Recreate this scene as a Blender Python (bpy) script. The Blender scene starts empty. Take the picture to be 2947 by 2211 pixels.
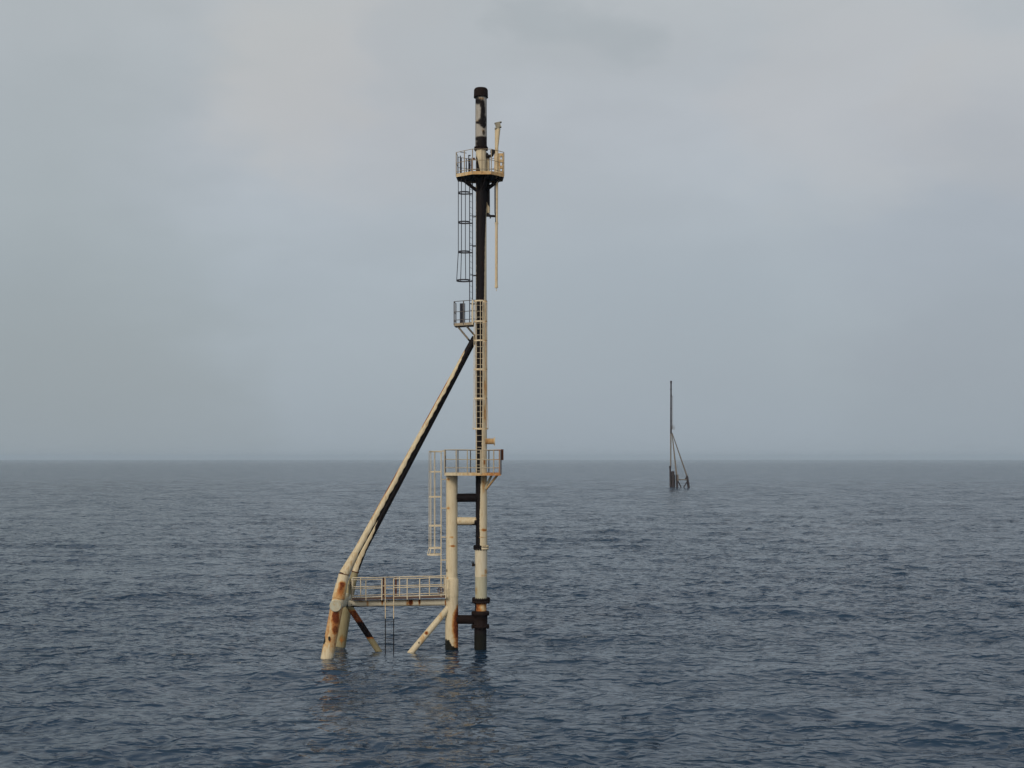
import bpy, math, random
import numpy as np
from mathutils import Vector, Quaternion
random.seed(7)
C = bpy.context.scene.collection
scn = bpy.context.scene
R = math.radians

# ------------------------------------------------------------------ camera
CAM_H, F, HOR = 8.68, 3720.0, 1320.5          # eye height above the sea (m), focal length (photo px)
cam = bpy.data.cameras.new('camera')
cam.sensor_width = 36.0
cam.lens = 36.0 * F / 2947.0
cam.shift_y = (HOR - 1105.5) / 2947.0
cam.clip_start = 0.5
cam.clip_end = 60000
camo = bpy.data.objects.new('camera', cam)
C.objects.link(camo)
camo.location = (0, 0, CAM_H)
camo.rotation_euler = (R(90), 0, 0)
scn.camera = camo

# ------------------------------------------------------------------ sun, sky, exposure
SUN_FROM = Vector((-0.42, -0.78, 0.46)).normalized()
sun = bpy.data.lights.new('sun', 'SUN')
sun.energy = 1.5
sun.angle = R(16)
sun.color = (1.0, 0.87, 0.69)
suno = bpy.data.objects.new('sun', sun)
C.objects.link(suno)
suno.location = (-60, -80, 90)
suno.rotation_euler = SUN_FROM.to_track_quat('Z', 'Y').to_euler()

world = bpy.data.worlds.new('World')
scn.world = world
world.use_nodes = True
nt = world.node_tree
nt.nodes.clear()


class NB:
    """tiny helper round a node tree"""
    def __init__(s, tree):
        s.t = tree

    def n(s, typ, **kw):
        nd = s.t.nodes.new(typ)
        for k, v in kw.items():
            setattr(nd, k, v)
        return nd

    def put(s, sock, v):
        if isinstance(v, bpy.types.NodeSocket):
            s.t.links.new(v, sock)
        elif v is not None:
            sock.default_value = v

    def math(s, op, a, b=None, c=None, clamp=False):
        nd = s.n('ShaderNodeMath', operation=op)
        nd.use_clamp = clamp
        s.put(nd.inputs[0], a)
        if b is not None:
            s.put(nd.inputs[1], b)
        if c is not None:
            s.put(nd.inputs[2], c)
        return nd.outputs[0]

    def vmath(s, op, a, b=None):
        nd = s.n('ShaderNodeVectorMath', operation=op)
        s.put(nd.inputs[0], a)
        if b is not None:
            s.put(nd.inputs[1], b)
        return nd.outputs['Value'] if op in ('DOT_PRODUCT', 'LENGTH') else nd.outputs[0]

    def smooth(s, v, lo, hi, a=0.0, b=1.0):
        nd = s.n('ShaderNodeMapRange', interpolation_type='SMOOTHSTEP')
        s.put(nd.inputs['Value'], v)
        for k, q in (('From Min', lo), ('From Max', hi), ('To Min', a), ('To Max', b)):
            s.put(nd.inputs[k], q)
        return nd.outputs[0]

    def mix(s, fac, a, b, mode='MIX'):
        nd = s.n('ShaderNodeMix', data_type='RGBA', blend_type=mode)
        s.put(nd.inputs[0], fac)
        s.put(nd.inputs[6], a)
        s.put(nd.inputs[7], b)
        return nd.outputs[2]

    def noise(s, vec, scale, detail=4, rough=0.55, dist=0.0):
        nd = s.n('ShaderNodeTexNoise')
        s.put(nd.inputs['Vector'], vec)
        nd.inputs['Scale'].default_value = scale
        nd.inputs['Detail'].default_value = detail
        nd.inputs['Roughness'].default_value = rough
        nd.inputs['Distortion'].default_value = dist
        return nd.outputs[0]

    def mapping(s, vec, scale=(1, 1, 1), loc=(0, 0, 0)):
        nd = s.n('ShaderNodeMapping')
        s.put(nd.inputs['Vector'], vec)
        nd.inputs['Scale'].default_value = scale
        nd.inputs['Location'].default_value = loc
        return nd.outputs[0]


def rgb(r, g, b):
    """sRGB 0-255 -> linear rgba"""
    f = lambda c: (c / 12.92 if c <= 0.04045 else ((c + 0.055) / 1.055) ** 2.4)
    return (f(r / 255), f(g / 255), f(b / 255), 1)


w = NB(nt)
sky = w.n('ShaderNodeTexSky', sky_type='NISHITA')
sky.sun_disc = False
sky.sun_elevation = math.asin(SUN_FROM.z)
sky.sun_rotation = math.atan2(SUN_FROM.x, SUN_FROM.y)
sky.air_density = 1.5
sky.dust_density = 4.0
tc = w.n('ShaderNodeTexCoord')
dirv = w.vmath('NORMALIZE', tc.outputs['Generated'])
sep = w.n('ShaderNodeSeparateXYZ')
nt.links.new(dirv, sep.inputs[0])
# high overcast: layers of cloud, bluish low down, paler higher up
ramp = w.n('ShaderNodeValToRGB')
cr = ramp.color_ramp
stops = [(0.0, rgb(160, 171, 180)), (0.05, rgb(163, 174, 183)), (0.14, rgb(171, 181, 190)),
         (0.25, rgb(180, 186, 193)), (0.36, rgb(183, 188, 191)), (0.6, rgb(160, 170, 184)), (1.0, rgb(150, 162, 178))]
while len(cr.elements) < len(stops):
    cr.elements.new(0.5)
for e, (p, c) in zip(cr.elements, stops):
    e.position = p
    e.color = c
nt.links.new(sep.outputs[2], ramp.inputs[0])
skyc = ramp.outputs[0]
cl = w.mapping(dirv, (1.0, 1.0, 2.3), (0.3, 0.1, 0.7))
n1 = w.noise(cl, 4.2, 4, 0.48, 0.25)
n2 = w.noise(cl, 13.0, 5, 0.55, 0.3)
n12 = w.math('ADD', w.math('MULTIPLY', n1, 0.75), w.math('MULTIPLY', n2, 0.25))
amt = w.smooth(sep.outputs[2], 0.0, 0.22, 0.25, 1.0)
br = w.math('MULTIPLY', w.smooth(n12, 0.36, 0.66, -1.0, 1.0), amt)
lum = w.math('MULTIPLY_ADD', br, 0.042, 1.0)
cmb = w.n('ShaderNodeCombineXYZ')
for i in range(3):
    nt.links.new(lum, cmb.inputs[i])
skyc = w.mix(1.0, skyc, cmb.outputs[0], 'MULTIPLY')


def pix_dir(px, py):
    return Vector(((px - 1473.5) / F, 1.0, (HOR - py) / F)).normalized()


# soft banks of cloud (direction, angular radius in degrees, colour, strength)
wn = w.n('ShaderNodeTexNoise')
wn.inputs['Scale'].default_value = 6.5
wn.inputs['Detail'].default_value = 5
wn.inputs['Roughness'].default_value = 0.55
nt.links.new(cl, wn.inputs['Vector'])
wob = w.vmath('ADD', dirv, w.vmath('MULTIPLY', w.vmath('SUBTRACT', wn.outputs['Color'], (0.5, 0.5, 0.5)), (0.2, 0.2, 0.14)))
wob = w.vmath('NORMALIZE', wob)
for px, py, rad, col, st in [
        (790, 170, 4.4, rgb(194, 192, 188), 0.75), (1080, 330, 4.6, rgb(188, 188, 190), 0.55),
        (1640, 70, 2.6, rgb(161, 169, 174), 0.9), (1330, 130, 4.0, rgb(168, 174, 178), 0.5),
        (2420, 270, 5.0, rgb(190, 189, 190), 0.6), (2870, 330, 4.2, rgb(190, 189, 188), 0.65),
        (2850, 720, 7.0, rgb(154, 161, 174), 0.6), (60, 900, 11.0, rgb(150, 160, 163), 0.7),
        (150, 1250, 9.0, rgb(146, 154, 158), 0.6), (60, 200, 8.0, rgb(166, 175, 178), 0.6),
        (1900, 1150, 9.0, rgb(155, 166, 178), 0.5), (2900, 1250, 7.0, rgb(146, 156, 166), 0.6)]:
    d = pix_dir(px, py)
    dot = w.vmath('DOT_PRODUCT', wob, tuple(d))
    dot = w.math('ADD', dot, w.math('MULTIPLY', w.math('SUBTRACT', n12, 0.5), 0.004))
    m = w.smooth(dot, math.cos(R(rad * 1.15)), 1.0, 0.0, st * 0.55)
    skyc = w.mix(m, skyc, col)
# the cloud is thinner and brighter round the hidden sun, behind the camera
glow = w.smooth(w.vmath('DOT_PRODUCT', dirv, tuple(SUN_FROM)), 0.1, 1.0, 0.0, 1.0)
skyc = w.mix(glow, skyc, (0.95, 0.86, 0.72, 1))
scale10 = w.mix(1.0, skyc, (10, 10, 10, 1), 'MULTIPLY')
fin = w.mix(0.94, sky.outputs[0], scale10)
bg = w.n('ShaderNodeBackground')
bg.inputs['Strength'].default_value = 0.1
nt.links.new(fin, bg.inputs[0])
wo = w.n('ShaderNodeOutputWorld')
nt.links.new(bg.outputs[0], wo.inputs[0])

scn.view_settings.view_transform = 'Standard'
scn.view_settings.look = 'None'
scn.view_settings.exposure = 0.0
scn.view_settings.gamma = 1.0
scn.render.engine = 'CYCLES'
scn.cycles.max_bounces = 6
scn.cycles.volume_bounces = 1
scn.cycles.use_denoising = True

# ------------------------------------------------------------------ helpers


def at(px, py, Y=60.0):
    """world point seen at photo pixel (px, py) that lies Y metres ahead"""
    return Vector(((px - 1473.5) * Y / F, Y, CAM_H + (HOR - py) * Y / F))


def tag(o, label=None, cat=None, group=None, kind=None):
    if label: o['label'] = label
    if cat: o['category'] = cat
    if group: o['group'] = group
    if kind: o['kind'] = kind
    return o


def empty(name, loc):
    o = bpy.data.objects.new(name, None)
    o.empty_display_size = 0.5
    o.location = loc
    C.objects.link(o)
    return o


def interp(tab, x):
    if x <= tab[0][0]: return tab[0][1]
    for (a, va), (b, vb) in zip(tab, tab[1:]):
        if x <= b:
            return va + (vb - va) * (x - a) / (b - a)
    return tab[-1][1]


def cl01(x):
    return 0.0 if x < 0 else 1.0 if x > 1 else x


class MB:
    """collects shapes and links them as ONE mesh object"""
    def __init__(s):
        s.v, s.f, s.w, s.sm = [], [], [], []

    def add(s, vs, fs, ws=None, smooth=False):
        o = len(s.v)
        s.v += [tuple(p) for p in vs]
        s.f += [tuple(o + i for i in f) for f in fs]
        s.sm += [smooth] * len(fs)
        s.w += ws if ws else [(0, 0, 0)] * len(vs)

    def lathe(s, a, b, prof, seg=40, wear=None, caps=True):
        """prof: list of (t along a->b, radius); smooth inside, capped ends"""
        a, b = Vector(a), Vector(b)
        ax = (b - a).normalized()
        right = Vector((1, 0, 0)) - ax * ax.x
        if right.length < 0.05:
            right = Vector((0, 1, 0)) - ax * ax.y
        right.normalize()
        tow = ax.cross(right)
        if tow.y > 0: tow = -tow
        vs, ws, fs = [], [], []
        for t, r in prof:
            c = a.lerp(b, t)
            for k in range(seg):
                g = 2 * math.pi * k / seg
                p = c + right * (r * math.cos(g)) + tow * (r * math.sin(g))
                vs.append(p)
                ws.append(wear(t, math.cos(g), math.sin(g), p) if wear else (0, 0, 0))
        n = len(prof)
        for i in range(n - 1):
            for k in range(seg):
                k2 = (k + 1) % seg
                fs.append((i * seg + k, i * seg + k2, (i + 1) * seg + k2, (i + 1) * seg + k))
        s.add(vs, fs, ws, True)
        if caps:
            for i in (0, n - 1):
                s.add(vs[i * seg:(i + 1) * seg], [tuple(range(seg))], ws[i * seg:(i + 1) * seg])

    def tube(s, a, b, r0, r1=None, seg=40, step=0.06, wear=None, caps=True):
        r1 = r0 if r1 is None else r1
        n = max(1, int((Vector(b) - Vector(a)).length / step)) if wear else 1
        s.lathe(a, b, [(i / n, r0 + (r1 - r0) * i / n) for i in range(n + 1)], seg, wear, caps)

    def bar(s, a, b, r=0.024, seg=8):
        s.lathe(a, b, [(0, r), (1, r)], seg, None, True)

    def path(s, pts, r=0.024, seg=8, closed=False):
        pts = [Vector(p) for p in pts]
        if closed: pts = pts + [pts[0]]
        for a, b in zip(pts, pts[1:]):
            d = (b - a).normalized() * (r * 0.5)
            s.bar(a - d, b + d, r, seg)

    def sweep(s, pts, r, seg=20, wear=None):
        """one smooth pipe along a bent path"""
        pts = [Vector(p) for p in pts]
        vs, fs, ws = [], [], []
        up = Vector((0, 1, 0))
        for i, p in enumerate(pts):
            t = (pts[min(i + 1, len(pts) - 1)] - pts[max(i - 1, 0)]).normalized()
            a = up - t * t.dot(up)
            if a.length < 0.1: a = Vector((1, 0, 0)) - t * t.x
            a.normalize()
            b = t.cross(a)
            for k in range(seg):
                g = 2 * math.pi * k / seg
                q = p + a * (r * math.cos(g)) + b * (r * math.sin(g))
                vs.append(q)
                ws.append(wear(i / (len(pts) - 1), math.cos(g), math.sin(g), q) if wear else (0, 0, 0))
        for i in range(len(pts) - 1):
            for k in range(seg):
                k2 = (k + 1) % seg
                fs.append((i * seg + k, i * seg + k2, (i + 1) * seg + k2, (i + 1) * seg + k))
        s.add(vs, fs, ws, True)
        for i in (0, len(pts) - 1):
            s.add(vs[i * seg:(i + 1) * seg], [tuple(range(seg))])

    def box(s, c, size, rz=0.0, ry=0.0):
        c = Vector(c)
        q = Quaternion((0, 0, 1), rz) @ Quaternion((0, 1, 0), ry)
        vs = [c + q @ Vector((x * size[0] / 2, y * size[1] / 2, z * size[2] / 2))
              for z in (-1, 1) for y in (-1, 1) for x in (-1, 1)]
        s.add(vs, [(0, 2, 3, 1), (4, 5, 7, 6), (0, 1, 5, 4), (2, 6, 7, 3), (0, 4, 6, 2), (1, 3, 7, 5)])

    def plate(s, a, b, h, th):
        """upright flat bar from a to b, h tall, th thick"""
        a, b = Vector(a), Vector(b)
        d = (b - a)
        nrm = Vector((-d.y, d.x, 0)).normalized() * (th / 2)
        z = Vector((0, 0, h / 2))
        vs = [a - nrm - z, b - nrm - z, b + nrm - z, a + nrm - z, a - nrm + z, b - nrm + z, b + nrm + z, a + nrm + z]
        s.add(vs, [(0, 3, 2, 1), (4, 5, 6, 7), (0, 1, 5, 4), (1, 2, 6, 5), (2, 3, 7, 6), (3, 0, 4, 7)])

    def prism(s, poly, z0, z1):
        n = len(poly)
        vs = [(x, y, z0) for x, y in poly] + [(x, y, z1) for x, y in poly]
        fs = [tuple(range(n))[::-1], tuple(range(n, 2 * n))]
        fs += [(i, (i + 1) % n, n + (i + 1) % n, n + i) for i in range(n)]
        s.add(vs, fs)

    def build(s, name, mat, parent=None, root=None, wearfn=None):
        base = Vector(root.location) if root else Vector((0, 0, 0))
        me = bpy.data.meshes.new(name)
        me.from_pydata([tuple(Vector(p) - base) for p in s.v], [], s.f)
        me.polygons.foreach_set('use_smooth', s.sm)
        col = me.color_attributes.new('wear', 'FLOAT_COLOR', 'POINT')
        arr = np.zeros((len(s.v), 4), np.float32)
        arr[:, 3] = 1
        if wearfn:
            arr[:, :3] = [wearfn(Vector(p)) for p in s.v]
        elif s.v:
            arr[:, :3] = s.w
        col.data.foreach_set('color', arr.ravel())
        me.materials.append(mat)
        import bmesh
        bm = bmesh.new()
        bm.from_mesh(me)
        bmesh.ops.recalc_face_normals(bm, faces=bm.faces)
        bm.to_mesh(me)
        bm.free()
        o = bpy.data.objects.new(name, me)
        C.objects.link(o)
        if parent: o.parent = parent
        return o


# ------------------------------------------------------------------ materials


def paint(name, base, rust=0.35, dirt=0.4, rough=0.5, bump=0.25, streak=1.0, soft=0.16):
    """weathered paint on steel: soot, rust and growth come from the 'wear' marks, frayed by noise"""
    m = bpy.data.materials.new(name)
    m.use_nodes = True
    t = m.node_tree
    t.nodes.clear()
    b = NB(t)
    tc = b.n('ShaderNodeTexCoord').outputs['Object']
    at_ = b.n('ShaderNodeAttribute', attribute_name='wear')
    sp = b.n('ShaderNodeSeparateColor')
    t.links.new(at_.outputs['Color'], sp.inputs[0])
    soot, rst, grow = sp.outputs
    nf = b.noise(tc, 9.0, 6, 0.62)
    nst = b.noise(b.mapping(tc, (7, 7, 1.1)), 2.0, 5, 0.6, 0.4)
    ng = b.noise(tc, 38.0, 4, 0.6)
    # paint, unevenly faded and dirty
    c = b.mix(b.smooth(nst, 0.3, 0.75, 0, dirt), base, tuple(base[i] * k for i, k in enumerate((0.66, 0.62, 0.55))) + (1,))
    c = b.mix(b.smooth(nf, 0.45, 0.75, 0, 0.25), c, tuple(min(1, x * 1.15) for x in base[:3]) + (1,))
    # thin rusty film, then solid rust
    fr = b.math('MULTIPLY_ADD', b.math('SUBTRACT', nf, 0.5), 0.9, rst)
    fr = b.math('MULTIPLY_ADD', b.math('SUBTRACT', nst, 0.5), 0.5, fr)
    tint = b.smooth(fr, 0.05, 0.38, 0, 0.85)
    film = b.smooth(fr, 0.30, 0.68, 0, 0.9)
    solid = b.smooth(fr, 0.58, 1.0)
    spk = b.math('MULTIPLY', b.smooth(nf, 0.70 - 0.1 * rust, 0.78 - 0.1 * rust), rust * 1.6, clamp=True)
    drips = b.math('MULTIPLY', b.smooth(nst, 0.66 - 0.1 * rust, 0.8 - 0.1 * rust), rust * 1.2, clamp=True)
    film = b.math('MAXIMUM', film, b.math('MULTIPLY', drips, streak))
    solid = b.math('MAXIMUM', solid, spk)
    c = b.mix(tint, c, (0.86, 0.66, 0.43, 1), 'MULTIPLY')
    c = b.mix(film, c, (0.36, 0.135, 0.035, 1))
    rc = b.mix(b.smooth(ng, 0.35, 0.65), (0.060, 0.018, 0.010, 1), (0.20, 0.050, 0.014, 1))
    c = b.mix(solid, c, rc)
    # soot, tar, and the shade painted through the same channel
    fs = b.math('MULTIPLY_ADD', b.math('SUBTRACT', nf, 0.5), 0.7, soot)
    fs = b.math('MULTIPLY_ADD', b.math('SUBTRACT', ng, 0.5), 0.25, fs)
    sm = b.smooth(fs, 0.5 - soft, 0.5 + soft)
    sc = b.mix(b.smooth(nst, 0.5, 0.75, 0, 0.8), (0.007, 0.006, 0.008, 1), (0.020, 0.010, 0.009, 1))
    c = b.mix(sm, c, sc)
    # weed and slime at the waterline
    gm = b.smooth(b.math('MULTIPLY_ADD', b.math('SUBTRACT', nf, 0.5), 1.0, grow), 0.4, 0.62)
    c = b.mix(gm, c, (0.009, 0.010, 0.009, 1))
    bs = b.n('ShaderNodeBsdfPrincipled')
    t.links.new(c, bs.inputs['Base Color'])
    ro = b.math('MULTIPLY_ADD', solid, 0.3, rough, clamp=True)
    t.links.new(b.math('MULTIPLY_ADD', sm, 0.15, ro, clamp=True), bs.inputs['Roughness'])
    bs.inputs['Specular IOR Level'].default_value = 0.12
    bp = b.n('ShaderNodeBump')
    bp.inputs['Strength'].default_value = bump
    bp.inputs['Distance'].default_value = 0.02
    t.links.new(b.math('MULTIPLY_ADD', solid, 0.5, nf), bp.inputs['Height'])
    t.links.new(bp.outputs[0], bs.inputs['Normal'])
    out = b.n('ShaderNodeOutputMaterial')
    t.links.new(bs.outputs[0], out.inputs[0])
    return m


CREAM = paint('cream_paint', (0.60, 0.54, 0.41, 1), 0.2, 0.55)
OCHRE = paint('ochre_cream_paint', (0.58, 0.49, 0.34, 1), 0.35, 0.5)
PALE = paint('pale_grey_paint', (0.56, 0.53, 0.44, 1), 0.10, 0.35)
GREY = paint('grey_green_paint', (0.42, 0.42, 0.34, 1), 0.12, 0.4)
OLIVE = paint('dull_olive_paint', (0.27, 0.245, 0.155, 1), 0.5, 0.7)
RAIL = paint('railing_paint', (0.64, 0.58, 0.46, 1), 0.4, 0.4, bump=0.1)
DARKRAIL = paint('dark_railing_paint', (0.12, 0.115, 0.125, 1), 0.35, 0.7, bump=0.1)
SOOTY = paint('sooty_steel', (0.016, 0.015, 0.017, 1), 0.35, 0.3, rough=0.65)
NAVY = paint('sooted_thin_steel', (0.035, 0.038, 0.055, 1), 0.1, 0.3, rough=0.6)
RUSTY = paint('rusty_steel', (0.10, 0.042, 0.026, 1), 0.5, 0.7, rough=0.8, bump=0.6)
DARKRUST = paint('dark_rusty_steel', (0.013, 0.008, 0.008, 1), 0.10, 0.6, rough=0.8, bump=0.6)
FARM = paint('far_dark_steel', (0.042, 0.036, 0.042, 1), 0.15, 0.6)
FARL = paint('far_faded_paint', (0.17, 0.155, 0.14, 1), 0.3, 0.7)

STRUT = paint('sooty_cream_paint', (0.58, 0.52, 0.39, 1), 0.45, 0.85, soft=0.30)

# ------------------------------------------------------------------ the sea


def water_material():
    m = bpy.data.materials.new('sea_water')
    m.use_nodes = True
    t = m.node_tree
    t.nodes.clear()
    b = NB(t)
    tc = b.n('ShaderNodeTexCoord').outputs['Object']
    big = b.noise(b.mapping(tc, (1, 1.6, 1)), 0.33, 3, 0.5, 0.3)
    # steep little crests standing clear of the smoother water between them
    c1 = b.smooth(b.noise(b.mapping(tc, (0.75, 1.3, 1)), 0.85, 2, 0.45, 0.5), 0.50, 0.78)
    c2 = b.smooth(b.noise(b.mapping(tc, (0.8, 1.2, 1), (7, 3, 0)), 2.4, 1.5, 0.45, 0.4), 0.52, 0.80)
    mid = b.noise(b.mapping(tc, (1, 1.5, 1)), 1.15, 2, 0.55, 0.5)
    sml = b.noise(b.mapping(tc, (1, 1.3, 1)), 4.2, 3, 0.55, 0.3)
    gust = b.smooth(b.noise(tc, 0.045, 2, 0.5), 0.35, 0.65, 0.6, 1.25)
    h = b.math('MULTIPLY', b.math('ADD', b.math('MULTIPLY', mid, 0.10), b.math('MULTIPLY', sml, 0.02)), gust)
    cr = b.math('ADD', b.math('MULTIPLY', c1, 0.45), b.math('MULTIPLY', c2, 0.15))
    h = b.math('ADD', h, b.math('MULTIPLY', cr, gust))
    h = b.math('ADD', h, b.math('MULTIPLY', big, 0.35))
    # far off, where the sheet is too coarse to carry them, the short waves are bumps
    dist = b.vmath('LENGTH', tc)
    lod = b.smooth(dist, 90, 500, 0.0, 1.0)
    fw = b.noise(b.mapping(tc, (1, 1.15, 1)), 0.55, 3, 0.6, 0.4)
    patch = b.smooth(b.noise(b.mapping(tc, (1, 0.4, 1)), 0.10, 5, 0.68, 0.4), 0.38, 0.62, 0.45, 1.6)
    h = b.math('ADD', h, b.math('MULTIPLY', b.math('MULTIPLY', fw, 2.4), b.math('MULTIPLY', lod, patch)))
    bp = b.n('ShaderNodeBump')
    bp.inputs['Strength'].default_value = 1.0
    bp.inputs['Distance'].default_value = 0.55
    t.links.new(h, bp.inputs['Height'])
    bs = b.n('ShaderNodeBsdfPrincipled')
    bs.inputs['Base Color'].default_value = (0.009, 0.029, 0.060, 1)
    bs.inputs['Roughness'].default_value = 0.08
    bs.inputs['IOR'].default_value = 1.333
    t.links.new(bp.outputs[0], bs.inputs['Normal'])
    out = b.n('ShaderNodeOutputMaterial')
    t.links.new(bs.outputs[0], out.inputs[0])
    return m


def build_sea():
    rng = np.random.default_rng(11)
    rs = [0.0, 6.0, 14.0, 22.0]
    r = 28.0
    while r < 13000:
        rs.append(r)
        r += max(0.07, 0.2 * r * r / 11120.0)
    rs.append(13000.0)
    rs = np.array(rs, np.float32)
    dr = np.gradient(rs)
    half = R(31)
    fine = np.linspace(-half, half, 1250)
    coarse = np.linspace(half, 2 * math.pi - half, 90)[1:-1]
    th = np.concatenate([fine, coarse]).astype(np.float32)
    nr, ntv = len(rs), len(th)
    RR, TT = np.meshgrid(rs, th, indexing='ij')
    X = (RR * np.sin(TT)).astype(np.float32)
    Y = (RR * np.cos(TT)).astype(np.float32)
    S, Cc = np.sin(TT), np.cos(TT)
    DR = dr[:, None].astype(np.float32)
    Z = np.zeros_like(X)
    DX = np.zeros_like(X)
    DY = np.zeros_like(X)
    gust = 0.95 + 0.3 * np.sin(X * 0.05 + 1.3 * np.sin(Y * 0.035)) * np.sin(Y * 0.07 + 0.9 * np.sin(X * 0.04) + 1)
    n = 120
    main = R(262)                                   # the waves run towards the camera
    lam = np.exp(np.linspace(math.log(0.30), math.log(14.0), n))
    for i, l in enumerate(lam):
        l *= rng.uniform(0.96, 1.04)
        spread = R(30) if l > 5 else R(62)
        a = main + rng.normal() * spread
        k = 2 * math.pi / l
        slope = 0.0195 * (1.25 if l < 1.8 else 1.05 if l < 3 else 0.8 if l < 5 else 0.62)
        amp = slope / k
        kx, ky = k * math.cos(a), k * math.sin(a)
        kr = np.abs(kx * S + ky * Cc)
        wgt = np.clip(2.9 - kr * DR, 0, 1)
        if l < 5: wgt = wgt * gust
        ph = kx * X + ky * Y + rng.uniform(0, 2 * math.pi)
        wa = wgt * amp
        Z += wa * np.sin(ph)
        cs = np.cos(ph) * wa * (0.8 if l < 0.8 else 1.1)
        DX += cs * math.cos(a)
        DY += cs * math.sin(a)
    # a few long-crested swells
    for l, ang, sl, p0 in ((11.0, 268, 0.050, 0.4), (7.6, 257, 0.050, 2.2), (6.2, 275, 0.045, 4.0), (9.0, 281, 0.03, 1.1)):
        k = 2 * math.pi / l
        a = R(ang)
        kx, ky = k * math.cos(a), k * math.sin(a)
        env = 0.55 + 0.45 * np.sin(X * 0.11 + p0) * np.sin(Y * 0.17 + X * 0.05 + p0 * 2)
        wa = np.clip(2.9 - np.abs(kx * S + ky * Cc) * DR, 0, 1) * (sl / k) * env
        ph = kx * X + ky * Y + p0 + 0.7 * np.sin(X * 0.16 + p0)
        Z += wa * np.sin(ph)
        cs = np.cos(ph) * wa * 1.1
        DX += cs * math.cos(a)
        DY += cs * math.sin(a)
    # coarse far side of the sheet stays calm
    calm = np.ones(ntv, np.float32)
    calm[len(fine):] = 0
    co = np.stack([X + DX * calm, Y + DY * calm, Z * calm], -1).reshape(-1, 3)
    i = np.arange(nr - 1)[:, None] * ntv
    j = np.arange(ntv)[None, :]
    j2 = (j + 1) % ntv
    quads = np.stack([i + j, i + ntv + j, i + ntv + j2, i + j2], -1).reshape(-1, 4)
    me = bpy.data.meshes.new('sea')
    me.vertices.add(len(co))
    me.vertices.foreach_set('co', co.astype(np.float32).ravel())
    me.loops.add(quads.size)
    me.loops.foreach_set('vertex_index', quads.astype(np.int32).ravel())
    me.polygons.add(len(quads))
    me.polygons.foreach_set('loop_start', np.arange(0, quads.size, 4, dtype=np.int32))
    me.polygons.foreach_set('use_smooth', np.ones(len(quads), bool))
    me.update()
    me.materials.append(water_material())
    if me.polygons[len(quads) // 2].normal.z < 0:
        me.flip_normals()
    o = bpy.data.objects.new('sea', me)
    C.objects.link(o)
    tag(o, kind='structure')
    print('sea verts', len(co))


build_sea()

# ------------------------------------------------------------------ the flare tower
STX = 1384.5
root = empty('flare_tower', (at(STX, 0).x, 60.0, 0.0))
tag(root, 'large cream and soot-blackened flare tower with ladders and platforms, standing in the sea in front', 'flare tower')
PXM = F / 60.0                     # photo px per metre at the tower


def zat(py, Y=60.0):
    return CAM_H + (HOR - py) * Y / F


def pyof(P):
    return HOR - (P.z - CAM_H) * F / P.y


def pxof(P):
    return 1473.5 + P.x * F / P.y


def blobs(lst, P):
    """wear from marks: (channel, px, py, rx, ry, strength)"""
    out = [0.0, 0.0, 0.0]
    x, y = pxof(P), pyof(P)
    for ch, cx, cy, rx, ry, st in lst:
        d = math.hypot((x - cx) / rx, (y - cy) / ry)
        v = st * cl01(1.6 - d * 1.1)
        if v > out[ch]: out[ch] = v
    return out


def part(mb, name, mat, parent=None, label=None, wearfn=None):
    o = mb.build(name, mat, parent or root, root, wearfn)
    if label: o['label'] = label
    return o


# --- flare stack
T_SOOT = [(430, -1.1), (440, -0.9), (492, -0.15), (496, 1.3), (585, 1.25), (600, 0.95), (700, 0.72), (820, 0.60),
          (925, 0.45), (1150, 0.32), (1235, 0.12), (1290, 0.1), (1365, -0.02), (1420, -0.15), (1500, -0.3), (1572, -0.2)]


def stack_wear(t, u, v, P):
    y = pyof(P)
    lim = interp(T_SOOT, y)
    s = cl01((lim - u) * 3.5 + 0.5)
    b = blobs([(1, 1393, 1526, 8, 4, 0.8), (1, 1397, 1120, 4, 30, 0.45), (1, 1396, 1190, 4, 26, 0.5),
               (1, 1394, 1330, 3, 7, 0.7), (1, 1392, 1395, 5, 22, 0.4)], P)
    if y < 1365 and u < -0.86: s *= 0.55
    return (s, b[1], 0)


mb = MB()
mb.tube(at(STX + 1, 1570), at(STX, 430), 16.6 / PXM, 15.2 / PXM, 48, 0.05, stack_wear)
stack = part(mb, 'stack', CREAM)


def flange(name, px, py, r, h, mat, parent, bolts=16, br=0.022, wear=None):
    m = MB()
    a, b = at(px, py + h / 2), at(px, py - h / 2)
    half = (b.z - a.z)
    m.lathe(a, b, [(0, r), (0.42, r), (0.42, r * 0.97), (0.58, r * 0.97), (0.58, r), (1, r)], 44)
    for k in range(bolts):
        g = 2 * math.pi * (k + 0.3) / bolts
        c = a + Vector((math.cos(g), math.sin(g), 0)) * (r * 0.88)
        m.tube(c + Vector((0, 0, -0.045)), c + Vector((0, 0, half + 0.045)), br, None, 6, 9)
    return part(m, name, mat, parent, None, wear)


flange('flange', STX, 1576, 22.5 / PXM, 8, CREAM, stack, 18,
       wear=lambda P: (cl01((1388 - pxof(P)) * 0.2), 0.1, 0))
flange('flange', STX, 428.5, 20.0 / PXM, 7, DARKRUST, stack, 12)
flange('flange', STX + 0.5, 1546, 17.3 / PXM, 1.5, CREAM, stack, 0, wear=lambda P: (cl01((1381 - pxof(P)) * 0.2), 0.3, 0))

# --- lower riser
mb = MB()


def riser_wear(t, u, v, P):
    b = blobs([(1, 1398, 1645, 5, 8, 0.4), (1, 1390, 1657, 12, 2.5, 0.35), (1, 1370, 1700, 4, 10, 0.3)], P)
    return (b[0], b[1], 0)


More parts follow.
